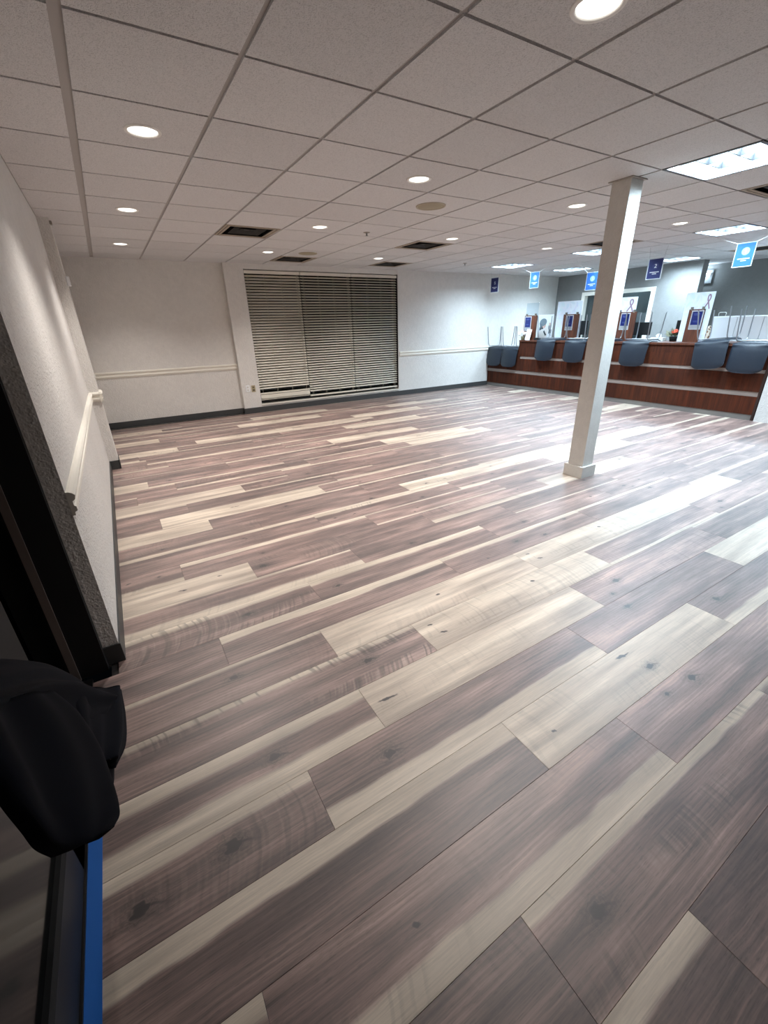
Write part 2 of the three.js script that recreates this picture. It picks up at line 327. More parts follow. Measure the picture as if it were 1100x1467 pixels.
// ---------------------------------------------------------------- ceiling
const ceiling = struct('ceiling', 'suspended ceiling of square white acoustic tiles', 'ceiling');
const DOWN = [[.53, -1.55], [.53, -4.58], [.53, -7.58], [3.55, -1.58], [3.54, -4.56], [3.53, -7.53], [6.57, -1.57], [6.54, -4.53], [6.52, -7.52], [9.65, -1.57], [9.62, -4.62], [2.63, 1.42]];
const TROF = [[6, 0], [11, -2], [11, -5], [11, -8], [14, -8], [15, -5], [15, -2], [11, 1], [15, 1]];
const VENT = [[2, -6], [6, -6], [8, 0], [10, -4], [4, -9], [7, -9], [15, -3]];
const SPK = [[4.47, -2.55], [4.47, -7.4]], SPR = [[4.55, -4.66], [9.51, -7.49]];
{
  part('deck', bx(-0.4, XE + .3, H + .18, H + .3, -0.4, ZB + .2), std(0x55524f, 0.9), ceiling);
  const reveal = .009, seat = .006, I0 = -1, I1 = 18, J0 = -10, J1 = 5;
  const gridW = i => i === 0 ? .042 : .023;
  const bars = [];
  for (let i = 0; i <= I1; i++) bars.push(bx(gx(i) - gridW(i) / 2 - .006, gx(i) + gridW(i) / 2 + .006, H + reveal, H + reveal + .012, -0.1, ZB));
  for (let j = J0 + 1; j <= J1; j++) bars.push(bx(-0.05, XE, H + reveal + .0015, H + reveal + .012, gz(j) - .014, gz(j) + .014));
  bars.push(bx(XL, XL + .022, H + reveal - .004, H + reveal + .011, -.1, 6.02), bx(-.05, XR, H + reveal - .0035, H + reveal + .011, -.1, .02));
  part('grid', merge(bars), M.grid, ceiling);
  const skip = new Set([...TROF, ...VENT].map(a => a.join()));
  const holes = {}; for (const [a, b] of DOWN) { const i = Math.floor(a), j = Math.floor(b); (holes[[i, j].join()] ??= []).push([gx(a), gz(b), .078]); }
  function tileGeo(x0, x1, z0, z1, hs) {
    let g; const ou = rnd(), ov = rnd(), e = .0035;
    if (!hs) { g = bx(x0, x1, H, H + .014, z0, z1); }
    else {
      const s = new THREE.Shape(); s.moveTo(x0, -z0); s.lineTo(x1, -z0); s.lineTo(x1, -z1); s.lineTo(x0, -z1); s.closePath();
      for (const [x, z, r] of hs) { const q = new THREE.Path(); q.absarc(x, -z, r, 0, Math.PI * 2, true); s.holes.push(q); }
      g = new THREE.ExtrudeGeometry(s, { depth: .014, bevelEnabled: false, curveSegments: 24 }); g.rotateX(-Math.PI / 2); g.translate(0, H, 0);
      // after the turn: shape y = -z  ->  world z
      const p = g.attributes.position, uv = g.attributes.uv; for (let i = 0; i < p.count; i++) uv.setXY(i, p.getX(i), p.getZ(i));
    }
    const uv = g.attributes.uv; for (let i = 0; i < uv.count; i++) uv.setXY(i, uv.getX(i) / .55 + ou, uv.getY(i) / .55 + ov);
    return g;
  }
  for (let i = I0; i < I1; i++) for (let j = J0; j < J1 + 1; j++) {
    if (skip.has([i, j].join())) continue;
    let x0 = i === I0 ? XL : gx(i) + gridW(i) / 2, x1 = gx(i + 1) - gridW(i + 1) / 2, z0 = j === J0 ? -.1 : gz(j) + .0085, z1 = Math.min(ZB, gz(j + 1) - .0085);
    if (i === I1 - 1) x1 = XE;
    if (i === I0) { if (gz(j) > 6) x0 = -.3; x0 += .006; }
    if (z1 - z0 < .05) continue;
    part('ceiling_tile', tileGeo(x0, x1, z0, z1, holes[[i, j].join()]), M.tiles[Math.floor(rnd() * 3)], ceiling);
  }
}
console.log('ceiling done');

// ---------------------------------------------------------------- ceiling fittings
const lensMat = new THREE.MeshStandardMaterial({ color: 0xffffff, emissive: new THREE.Color().setRGB(1, .96, .90), emissiveIntensity: 3, roughness: .4 });
const ringGeo = new THREE.LatheGeometry([[.072, .004], [.074, -.002], [.078, -.006], [.090, -.005], [.093, -.001], [.093, .000], [.076, .001]].map(a => new THREE.Vector2(...a)), 40);
const canGeo = new THREE.LatheGeometry([[.077, .0], [.077, .07], [.0, .07]].map(a => new THREE.Vector2(...a)), 32);
const lensGeo = new THREE.LatheGeometry([[0, -.004], [.03, -.0045], [.06, -.003], [.0735, .002]].map(a => new THREE.Vector2(...a)), 36);
const NB = ['by the wall opposite the round column', '', ''];
const downLabels = ['round recessed downlight near the left wall, halfway along', 'round recessed downlight over the left wall pier', 'round recessed downlight in the back left corner', 'round recessed downlight beside the large round ceiling speaker', 'round recessed downlight beside the black louvred vent, near the small sprinkler', 'round recessed downlight above the tall cream pier beside the blinds', 'round recessed downlight next to the top of the white column', 'round recessed downlight beside the black vent in mid ceiling', 'round recessed downlight above the middle blind', 'round recessed downlight nearest the square light panel row, beside hanging sign 2', 'round recessed downlight in the ceiling in front of hanging sign 3', 'large-looking round recessed downlight in the ceiling above the viewer'];
DOWN.forEach(([a, b], k) => {
  const t = thing('downlight', downLabels[k], 'downlight', [gx(a), H, gz(b)], 'recessed ceiling downlights');
  part('trim_ring', ringGeo, M.fix, t); part('can', canGeo, M.fix, t); part('lens', lensGeo, lensMat, t);
  const s = new THREE.SpotLight(DOWN_COL, DOWN_CD, 0, 1.06, 1, 2); s.position.set(0, -.014, 0); s.target.position.set(0, -1, 0); s.castShadow = true; s.shadow.radius = 2.6; s.name = 'downlight_beam'; t.add(s, s.target);
});
const lampMat = new THREE.MeshStandardMaterial({ color: 0xffffff, emissive: new THREE.Color().setRGB(.88, .97, 1), emissiveIntensity: 1.0, roughness: .5 });
const reflMat = std(0x171a1d, .6);
const trofLabels = ['square louvred fluorescent panel beside the top of the white column', 'square fluorescent panel in the ceiling beside hanging sign 1', 'square fluorescent panel behind the white column, beside hanging sign 3', 'square fluorescent panel near the back wall beside hanging sign 4', 'square fluorescent panel over the counter corner, behind hanging sign 3', 'square fluorescent panel close to the grey wall behind hanging sign 2', 'square fluorescent panel behind hanging sign 1, over the white cabinet', 'square fluorescent panel over the floor past the counter end', 'square fluorescent panel in the far right bay past the counter end'];
TROF.forEach(([i, j], k) => {
  const t = thing('fluorescent_panel', trofLabels[k], 'ceiling light', [gx(i + .5), H, gz(j + .5)], 'square ceiling light panels');
  const h = G / 2 - .014, D2 = .075;
  part('housing', merge([bx(-h, h, D2, D2 + .02, -h, h), bx(-h, -h + .006, 0, D2, -h, h), bx(h - .006, h, 0, D2, -h, h), bx(-h, h, 0, D2, -h, -h + .006), bx(-h, h, 0, D2, h - .006, h)]), M.fix, t);
  part('frame', merge([bx(-h - .012, -h + .010, -.002, .006, -h - .012, h + .012), bx(h - .010, h + .012, -.002, .006, -h - .012, h + .012), bx(-h, h, -.002, .006, -h - .012, -h + .010), bx(-h, h, -.002, .006, h - .010, h + .012)]), std(0x5b5c5e, .5), t);
  part('lamp', bx(-h + .012, h - .012, D2 - .006, D2 - .002, -h + .012, h - .012), lampMat, t);
  for (const c of [-1, 1]) { part('louvre_blade', bx(c * h / 3 - .003, c * h / 3 + .003, .003, .05, -h + .006, h - .006), reflMat, t); part('louvre_blade', bx(-h + .006, h - .006, .003, .05, c * h / 3 - .003, c * h / 3 + .003), reflMat, t); }
  const L = new THREE.RectAreaLight(TROF_COL, TROF_L, 2 * h - .03, 2 * h - .03); L.position.set(0, D2 - .010, 0); L.rotation.x = -Math.PI / 2; L.name = 'panel_glow'; t.add(L);
});
// louvred square diffusers: nested flaring frames under a dark duct
function frustum(a, b, y0, y1, th = .002) {       // half-width a at y1 (top), b at y0 (bottom)
  const g = [];
  for (let k = 0; k < 4; k++) {
    const P = [], I = []; const c = Math.cos(k * Math.PI / 2), s = Math.sin(k * Math.PI / 2);
    const put = (x, y, z) => P.push(x * c + z * s, y, -x * s + z * c);
    put(-a, y1, a); put(a, y1, a); put(b, y0, b); put(-b, y0, b); put(-a + th, y1 + th, a - th * 2); put(a - th, y1 + th, a - th * 2); put(b - th, y0 + th, b - th * 2); put(-b + th, y0 + th, b - th * 2);
    for (const q of [[0, 3, 2, 1], [4, 5, 6, 7], [3, 7, 6, 2], [0, 1, 5, 4]]) I.push(q[0], q[1], q[2], q[0], q[2], q[3]);
    const b2 = new THREE.BufferGeometry(); b2.setAttribute('position', new THREE.Float32BufferAttribute(P, 3)); b2.setIndex(I); const f = b2.toNonIndexed(); f.computeVertexNormals(); g.push(f);
  }
  return mergeGeometries(g);
}
const ventLabels = ['square louvred ceiling vent left of the blinds, black inside, dusty rim', 'square louvred ceiling vent in mid ceiling before the bare back wall', 'square louvred ceiling vent next to the light panel by the column', 'square louvred ceiling vent behind the white column', 'square louvred ceiling vent close above the left blind', 'square louvred ceiling vent close above the right blind', 'square louvred ceiling vent behind hanging sign 1'];
VENT.forEach(([i, j], k) => {
  const t = thing('ceiling_vent', ventLabels[k], 'air vent', [gx(i + .5), H, gz(j + .5)], 'square ceiling air vents');
  const h = G / 2 - .014;
  part('duct', merge([bx(-.26, .26, .12, .13, -.26, .26), bx(-.27, -.26, .0, .13, -.26, .26), bx(.26, .27, .0, .13, -.26, .26), bx(-.26, .26, .0, .13, -.27, -.26), bx(-.26, .26, 0, .13, .26, .27)]), M.black, t);
  part('rim', merge([bx(-h, -.235, 0, .006, -h, h), bx(.235, h, 0, .006, -h, h), bx(-.235, .235, 0, .006, -h, -.235), bx(-.235, .235, 0, .006, .235, h)]), std(0xa79a8a, .8), t);
  const lm = std(0x23211f, .7);
  [[.10, .175, .006, .06], [.03, .09, .012, .06]].forEach(([a, b, y0, y1]) => part('louvre_ring', frustum(a, b, y0, y1), lm, t));
  part('centre_plate', bx(-.03, .03, .02, .024, -.03, .03), lm, t);
});
SPK.forEach(([a, b], k) => {
  const t = thing('ceiling_speaker', k ? 'round beige ceiling speaker grille near the top of the blinds' : 'round beige ceiling speaker grille in mid ceiling beside a downlight', 'speaker', [gx(a), H, gz(b)], 'round ceiling speakers');
  part('rim', new THREE.LatheGeometry([[.118, 0], [.122, -.006], [.134, -.008], [.138, 0]].map(q => new THREE.Vector2(...q)), 40), std(0xaaa08d, .6), t);
  part('grille', new THREE.LatheGeometry([[0, -.012], [.06, -.011], [.118, -.003], [.12, 0]].map(q => new THREE.Vector2(...q)), 40), std(0x9c927c, .8), t);
});
SPR.forEach(([a, b], k) => {
  const t = thing('sprinkler_head', k ? 'small fire sprinkler head in the ceiling near the bare back wall' : 'small fire sprinkler head in mid ceiling before the blinds', 'sprinkler', [gx(a), H, gz(b)], 'ceiling sprinkler heads');
  part('escutcheon', new THREE.LatheGeometry([[.012, 0], [.02, -.008], [.036, -.004], [.04, 0]].map(q => new THREE.Vector2(...q)), 24), std(0x8d8478, .5), t);
  part('deflector', merge([new THREE.CylinderGeometry(.008, .01, .03, 10).translate(0, -.017, 0), new THREE.CylinderGeometry(.018, .018, .002, 16).translate(0, -.034, 0)]), M.metal, t);
});

// ---------------------------------------------------------------- column
{
  const t = thing('support_column', 'square white painted column standing free on the plank floor', 'column', [4.022, 0, 5.565]);
  const cm = wallMat(0xd8d5cf, .0012);
  part('shaft', bx(-.078, .078, .11, H, -.08, .08), cm, t);
  part('plinth', merge([bx(-.103, .103, 0, .112, -.105, .105)]), cm, t);
  part('ceiling_collar', bx(-.10, .10, H - .008, H - .0005, -.10, .10), std(0xa8a39b, .6), t);
}

// ---------------------------------------------------------------- window and blinds
{
  const w = struct('window_1', 'wide dark night window behind the blinds', 'window');
  part('window_frame', merge([bx(2.45, 5.5, .135, .2, -.24, -.16), bx(2.45, 5.5, 2.3, 2.345, -.24, -.16), bx(2.45, 2.5, .17, 2.345, -.24, -.16), bx(5.45, 5.5, .17, 2.345, -.24, -.16), bx(3.43, 3.48, .17, 2.345, -.24, -.16), bx(4.45, 4.5, .17, 2.345, -.24, -.16)]), M.bronze, w);
  const gl = new THREE.MeshPhysicalMaterial({ color: 0x8a9290, roughness: .03, transmission: 1, thickness: 0 });
  for (const [a, b] of [[2.5, 3.43], [3.48, 4.45], [4.5, 5.45]]) part('pane', bx(a, b, .215, 2.3, -.203, -.199), gl, w);
  part('window_sill', bx(2.45, 5.5, .13, .143, -.24, .010), M.trim, w);
  part('reveal', merge([bx(2.451, 2.455, .17, 2.345, -.24, -.01), bx(5.495, 5.499, .17, 2.345, -.24, -.01)]), M.black, w);
}
function blind(x0, x1, y0, tilt, label) {
  const t = thing('window_blind', label, 'blind', [(x0 + x1) / 2, 0, -.055], 'horizontal slat blinds over the window');
  const w = x1 - x0 - .012, top = 2.285, pitch = .0445, n = Math.floor((top - .03 - y0 - .03) / pitch);
  part('headrail', bx(-w / 2, w / 2, top, top + .045, -.025, .032), M.blind, t);
  const sg = new THREE.BufferGeometry();
  { // gently crowned slat
    const P = [], I = [], q = [[-.025, 0], [-.012, .0028], [.012, .0028], [.025, 0], [.012, .0002], [-.012, .0002]]; for (const sx of [-1, 1]) for (const [z, y] of q) P.push(sx * w / 2, y, z);
    for (let k = 0; k < 6; k++) { const m = (k + 1) % 6; I.push(k, m, m + 6, k, m + 6, k + 6); }
    I.push(0, 5, 1, 1, 5, 4, 1, 4, 2, 2, 4, 3, 6, 7, 11, 7, 10, 11, 7, 8, 10, 8, 9, 10);
    sg.setAttribute('position', new THREE.Float32BufferAttribute(P, 3)); sg.setIndex(I);
  }
  const slat = sg.toNonIndexed(); slat.computeVertexNormals();
  for (let k = 0; k < n; k++) { const s = part('slat', slat, M.blind, t); s.position.y = top - .035 - k * pitch; s.rotation.x = tilt + .02 * (rnd() - .5); s.rotation.z = .002 * (rnd() - .5); }
  part('bottom_rail', bx(-w / 2, w / 2, y0 - .012, y0 + .012, -.025, .025), M.blind, t);
  for (const f of [-.44, -.15, .15, .44]) part('ladder_cord', merge([rod([f * w, y0, .024], [f * w, top, .024], .0018, 5), rod([f * w, y0, -.024], [f * w, top, -.024], .0018, 5)]), M.cord, t);
  part('lift_cord', merge([rod([w / 2 - .05, .75, .036], [w / 2 - .05, top, .036], .0016, 5), rod([w / 2 - .06, .72, .036], [w / 2 - .06, top, .036], .0016, 5), new THREE.CylinderGeometry(.006, .009, .03, 8).translate(w / 2 - .05, .74, .036), new THREE.CylinderGeometry(.006, .009, .03, 8).translate(w / 2 - .06, .71, .036)]), M.cord, t);
  return t;
}
{
  const b1 = blind(2.455, 3.445, .325, .74, 'cream slat blind hanging short, its lowest slats bunched above the sill');
  for (let k = 0; k < 3; k++) { const s = part('slat', bx(-.485, .485, -.0015, .0015, -.025, .025), M.blind, b1); s.position.set(0, .225 - k * .006, 0); s.rotation.x = .1; }
  part('valance_slat', bx(-.485, .485, .235, .305, .018, .022), M.blind, b1);
  blind(3.445, 4.462, .20, .56, 'cream slat blind between the two other blinds, slats half open');
  blind(4.462, 5.495, .20, .50, 'cream slat blind next to the bare white wall, slats half open');
}
// outlet pair on the pier
{
  const t = thing('wall_plate', 'white wall plate low on the pier beside the blinds', 'wall plate', [2.235, .445, 0]); part('plate', rbx(.07, .115, .008, .003).translate(0, 0, .004), M.white, t); part('socket', rbx(.03, .03, .004, .001).translate(0, .024, .009), std(0xd6d4cd, .5), t); part('socket', rbx(.03, .03, .004, .001).translate(0, -.024, .009), std(0xd6d4cd, .5), t);
  const u = thing('power_outlet', 'beige power outlet plate next to the white plate on the pier', 'outlet', [2.335, .437, 0]); part('plate', rbx(.07, .115, .008, .003).translate(0, 0, .004), std(0xa99c7c, .5), u); part('socket', rbx(.034, .03, .004, .001).translate(0, .024, .009), std(0x6f6450, .5), u); part('socket', rbx(.034, .03, .004, .001).translate(0, -.024, .009), std(0x4f473a, .5), u);
  solo('wall_sensor', rbx(.03, .085, .06, .006), M.white, 'small white wall sensor high on the side of the left wall pier', 'sensor', [.06, 1.91, 2.395]);
  solo('corner_bracket', rbx(.02, .03, .05, .003), std(0x8f887e, .6), 'small grey bracket at the very top of the left wall pier', 'bracket', [.055, 2.39, 2.41]);
}

// ---------------------------------------------------------------- teller counter
{
  const t = thing('teller_counter', 'long reddish wood teller counter with pale horizontal strips', 'counter', [XC, 0, 0]);
  const z1 = 5.505, zs = .97;
  part('carcass', merge([bx(.05, .72, .0, 1.02, zs + .02, z1 - .02), bx(.05, .72, 0, .84, .005, zs + .02)]), M.black, t);
  part('toe_kick', bx(.0, .05, 0, .078, .005, z1), M.toe, t);
  const cuts = [.005, 1.12, 2.24, 3.36, 4.44, z1 - .012];
  for (let k = 0; k < 5; k++) { const m = M.veneer[(k * 2) % 3]; part('front_panel', bx(-.006, .05, .08, .338, cuts[k] + .001, cuts[k + 1] - .001), m, t); part('front_panel', bx(-.006, .05, .405, k ? .662 : .66, cuts[k] + .001, cuts[k + 1] - .001), M.veneer[(k + 1) % 3], t); }
  part('front_panel', bx(-.006, .05, .66, .835, .005, zs), M.veneer[1], t);
  const c2 = [zs, 2.24, 3.36, 4.44, z1 - .012]; for (let k = 0; k < 4; k++) part('front_panel', bx(-.004, .05, .712, 1.018, c2[k] + .001, c2[k + 1] - .001), M.veneer[(k + 1) % 3], t);
  part('strip', bx(.002, .05, .338, .405, .005, z1 - .012), M.strip, t); part('strip', bx(.002, .05, .662, .712, zs + .02, z1 - .012), M.strip, t);
  part('end_panel', bx(-.012, .72, 0, 1.02, z1 - .012, z1 + .02), std(0x2b1711, .5), t);
  part('end_panel', bx(-.008, .72, .835, 1.03, zs - .03, zs), M.veneer[1], t);
  part('countertop', bx(-.02, .76, 1.02, 1.05, zs - .03, z1 + .01), M.ledge, t);
  part('countertop', bx(-.02, .76, .835, .865, .005, zs - .03), M.ledge, t);
}
// low white wall the counter ends against
solo('partition_wall', bx(0, .5, 0, 1.06, 0, .9), wallMat(0xd5d3d0), 'low off-white wall end that the wood counter butts against', 'wall', [8.09, 0, 5.545]);

// teller stations: printed screens with wood boards and blue notices
function canvasTex(w, h, f) { const c = document.createElement('canvas'); c.width = w; c.height = h; f(c.getContext('2d'), w, h); const t = new THREE.CanvasTexture(c); t.colorSpace = THREE.SRGBColorSpace; return t; }
function facing(w, h, tex, rough = .5) { return { g: new THREE.PlaneGeometry(w, h).rotateY(-Math.PI / 2), m: new THREE.MeshStandardMaterial({ map: tex, roughness: rough }) }; }
const noticeTex = canvasTex(128, 208, (c, w, h) => { c.fillStyle = '#f1f3f6'; c.fillRect(0, 0, w, h); c.fillStyle = '#22399b'; c.fillRect(8, 8, w - 16, 152); c.fillStyle = '#7f93dc'; c.fillRect(26, 30, 70, 9); c.fillRect(30, 46, 50, 5); c.fillRect(28, 112, 66, 5); c.fillRect(34, 122, 52, 5); c.fillStyle = '#c9ced8'; c.fillRect(28, 178, 70, 5); });
function ribbonTex(withRibbon) { return canvasTex(256, 340, (c, w, h) => {
  c.fillStyle = '#dfe9f4'; c.fillRect(0, 0, w, h); for (let i = 0; i < 60; i++) { c.fillStyle = `rgba(${190 + (i * 37) % 40},${205 + (i * 17) % 30},${225 + (i * 11) % 20},.35)`; c.beginPath(); c.ellipse((i * 71) % w, (i * 53) % h, 20 + i % 17, 7 + i % 9, i, 0, 7); c.fill(); }
  if (withRibbon) { c.strokeStyle = '#8d7488'; c.lineWidth = 11; c.beginPath(); c.moveTo(w - 70, 108); c.bezierCurveTo(w - 40, 60, w - 18, 40, w - 34, 18); c.bezierCurveTo(w - 52, 8, w - 62, 38, w - 40, 66); c.lineTo(w - 20, 112); c.stroke(); } }); }
const rt = ribbonTex(true), rt0 = ribbonTex(false);
// [z0, z1 of the screen, z0, z1 of the board, ribbon]
const stations = [[8.22, .95, 1.27, .945, 1.275, 0, 1.05, 1], [8.51, 1.52, 2.10, 1.72, 2.08, 0, 1.876, 0], [8.51, 2.61, 3.21, 2.88, 3.25, 1, 3.06, 0], [8.51, 4.02, 4.43, 4.12, 4.35, 1, 4.257, 0]];
const clearMat = new THREE.MeshPhysicalMaterial({ color: 0xf0f6fa, roughness: .04, transmission: 1, thickness: 0 });
stations.forEach(([x, a, b, c, d, rib, nz, clear], k) => {
  const s = thing('counter_screen', ['clear acrylic counter screen above the low end of the counter', 'pale blank counter screen beside the white window frame', 'pale counter screen with pink ribbon print behind the white column', 'tall pale counter screen with pink ribbon print next to two hung chairs'][k], 'screen', [x + .022, 1.05, (a + b) / 2], 'pale screens on the teller counter');
  const hh = .735; part('panel', rbx(.008, hh, b - a, .003).translate(0, hh / 2, 0), clear ? clearMat : std(0xdfe8f2, .3), s);
  if (!clear) { const f = facing(b - a - .02, hh - .02, rib ? rt : rt0, .3); part('print', f.g.translate(-.0046, hh / 2, 0), f.m, s); }
  const w = thing('privacy_board', ['wood-veneer board with blue notice, behind the white tilted card', 'wood-veneer board with blue notice, before the blank pale screen', 'wood-veneer board with blue notice, half behind the white column', 'narrow wood-veneer board with blue notice beside the cream ornament'][k], 'board', [x, 1.05, (c + d) / 2], 'wood boards on the teller counter');
  part('panel', bx(-.012, .012, 0, .49, -(d - c) / 2, (d - c) / 2), M.ledge, w);
  for (const q of [-1, 1]) part('clip', bx(-.016, .016, .475, .525, q * (d - c) * .36 - .015, q * (d - c) * .36 + .015), std(0x6c665f, .5), w);
  const nw = .165, nh = .27; const n = thing('notice', `blue printed notice on the wood board of the ${['low counter end', 'station before the blank screen', 'station behind the column', 'station by the cream ornament'][k]}`, 'notice', [x - .0155, 1.05 + .33, nz], 'blue notices on the wood boards');
  part('holder', rbx(.004, nh + .012, nw + .01, .0015), std(0xd8dce2, .3), n); const e = facing(nw, nh, noticeTex, .35); e.m.color.set(0x9c9c9c); part('print', e.g.translate(-.0026, 0, 0), e.m, n);
});

// hanging numbered signs
function signTex(num, bright) { return canvasTex(256, 330, (c, w, h) => {
  c.fillStyle = '#eef5fb'; c.fillRect(0, 0, w, h); c.fillStyle = bright ? '#0f72d6' : '#27306f'; c.fillRect(11, 11, w - 22, h - 22);
  c.fillStyle = bright ? '#a5d8f4' : '#3c447f'; c.beginPath(); c.arc(w * .53, h * .36, 52, 0, 7); c.fill();
  c.fillStyle = '#f6fbff'; c.font = 'bold 84px sans-serif'; c.textAlign = 'center'; c.textBaseline = 'middle'; if (bright) { c.strokeStyle = '#6fb2d8'; c.lineWidth = 5; c.strokeText(num, w * .53, h * .37); } c.fillText(num, w * .53, h * .37);
  c.fillRect(w * .2, h * .64, w * .62, 13); c.fillRect(w * .38, h * .72, w * .28, 13); }); }
const SX = 7.8;
[[5, .37, 2.03, 0, 'navy blue hanging sign with a white five, over the low counter end'], [4, 1.46, 2.032, 1, 'bright blue hanging sign with a four, over the poster of a capped person'], [3, 2.74, 1.905, 1, 'bright blue hanging sign with a three, touching the white column in view'], [2, 3.805, 1.985, 0, 'navy blue hanging sign with a two, before the lit grey wall'], [1, 4.965, 2.03, 1, 'bright blue hanging sign with a one, above the two end chairs']].forEach(([num, z, y, br, lab]) => {
  const t = thing('hanging_sign', lab, 'sign', [SX, y, z], 'numbered signs over the counter');
  const w = .228, h = .288; part('board', bx(0, .006, 0, h, -w / 2, w / 2), std(0xe8eef4, .4), t);
  const f = facing(w, h, signTex(String(num), br), .85); f.m.color.set(br ? 0x929292 : 0xc8c8c8); part('print', f.g.translate(-.001, h / 2, 0), f.m, t);
  const top = H - y - .001, sp = .28; for (const s of [-1, 1]) part('string', rod([.003, h - .004, s * (w / 2 - .006)], [.003, top, s * (w / 2 + (br ? sp : .02))], br ? .0045 : .0012, 6), br ? M.white : std(0x8d8a88, .6), t);
});

// ---------------------------------------------------------------- upturned chairs
const shellMat = std(0x101c29, .5, { side: THREE.DoubleSide });
const legMat = std(0x9fa3a8, .3, { metalness: .8 });
function shellGeo() {
  const prof = [[.225, .425], [.205, .447], [.16, .455], [.05, .445], [-.07, .438], [-.15, .447], [-.19, .475], [-.212, .53], [-.228, .62], [-.238, .72], [-.243, .80], [-.240, .855]];
  const cv = new THREE.CatmullRomCurve3(prof.map(([x, y]) => new THREE.Vector3(x, y, 0))); const NS = 44, NT = 18, th = .006;
  const P = [], I = [];
  const pt = (s, t, o) => { const c = cv.getPoint(s), d = cv.getTangent(s), n = new THREE.Vector3(d.y, -d.x, 0); const back = sstep(.45, .62, s); const half = (.232 - .012 * Math.pow(2 * s - 1, 2)) * (1 - .10 * Math.pow(Math.max(0, (s - .9) / .1), 2.2)) * (1 - .10 * Math.pow(Math.max(0, (.1 - s) / .1), 2.2));
    const curl = back * .045 * t * t + (1 - back) * .018 * t * t * t * t; const q = c.clone().addScaledVector(n, -o); q.x += back * curl; q.y += (1 - back) * curl; q.z = t * half; if (s > .88) q.y -= .03 * Math.pow(Math.abs(t), 5) * (s - .88) / .12; return q; };
  for (let side = 0; side < 2; side++) for (let i = 0; i <= NS; i++) for (let j = 0; j <= NT; j++) { const q = pt(i / NS, j / NT * 2 - 1, side * th); P.push(q.x, q.y, q.z); }
  const W = NT + 1, S = (NS + 1) * W;
  for (let i = 0; i < NS; i++) for (let j = 0; j < NT; j++) { const a = i * W + j, b = a + 1, c = a + W, d = c + 1; I.push(a, c, b, b, c, d, S + a, S + b, S + c, S + b, S + d, S + c); }
  for (let i = 0; i < NS; i++) for (const j of [0, NT]) { const a = i * W + j, b = a + W; I.push(a, b, S + a, b, S + b, S + a); }
  for (let j = 0; j < NT; j++) for (const i of [0, NS]) { const a = i * W + j, b = a + 1; I.push(a, b, S + a, b, S + b, S + a); }
  const g = new THREE.BufferGeometry(); g.setAttribute('position', new THREE.Float32BufferAttribute(P, 3)); g.setIndex(I); g.computeVertexNormals(); return g;
}
const shellG = shellGeo(), R_LEG = .0085;
const legG = {}; for (const sz of [-1, 1]) { legG['r' + sz] = tube([[-.10, .425, sz * .19], [-.165, .418, sz * .195], [-.185, .38, sz * .198], [-.235, 0, sz * .215]], R_LEG, 20, 8); legG['f' + sz] = tube([[.10, .425, sz * .19], [.155, .418, sz * .195], [.172, .38, sz * .198], [.205, 0, sz * .215]], R_LEG, 20, 8); }
const frameG = merge([rod([-.10, .425, -.19], [.10, .425, -.19], R_LEG), rod([-.10, .425, .19], [.10, .425, .19], R_LEG), rod([-.08, .422, -.19], [-.08, .422, .19], R_LEG), rod([.08, .422, -.19], [.08, .422, .19], R_LEG)]);
const padG = rbx(.10, .006, .16, .002).translate(.05, .43, .03);
function chair(z, yc, label, turn = 0, lean = 0, dx = 0) {
  const t = thing('stacking_chair', label, 'chair', [8.262 + dx, yc + .463, z], 'chairs upturned on the counter');
  t.rotation.order = 'YXZ'; t.rotation.set(Math.PI + lean, turn, 0);
  part('shell', shellG, shellMat, t); for (const k of ['r-1', 'r1', 'f-1', 'f1']) part('leg', legG[k], legMat, t); part('seat_frame', frameG, legMat, t); part('underside_label', padG, M.white, t);
  return t;
}
chair(.236, .868, 'blue-grey upturned chair on the low counter end, against the back wall');
chair(.704, .868, 'blue-grey upturned chair on the low counter end, second from the back wall');
chair(1.675, 1.053, 'blue-grey upturned chair hung on the counter before the poster of a person in a cap');
chair(2.38, 1.053, 'blue-grey upturned chair hung on the counter below the blank pale screen');
chair(2.89, 1.053, 'blue-grey upturned chair hung on the counter, mostly hidden by the white column');
chair(3.57, 1.053, 'blue-grey upturned chair hanging alone on the counter right beside the column');
chair(4.70, 1.075, 'blue-grey upturned chair leaning askew against its neighbour at the counter end', -.05, -.10, -.01);
chair(5.245, 1.053, 'blue-grey upturned chair hung on the counter closest to the low white wall');

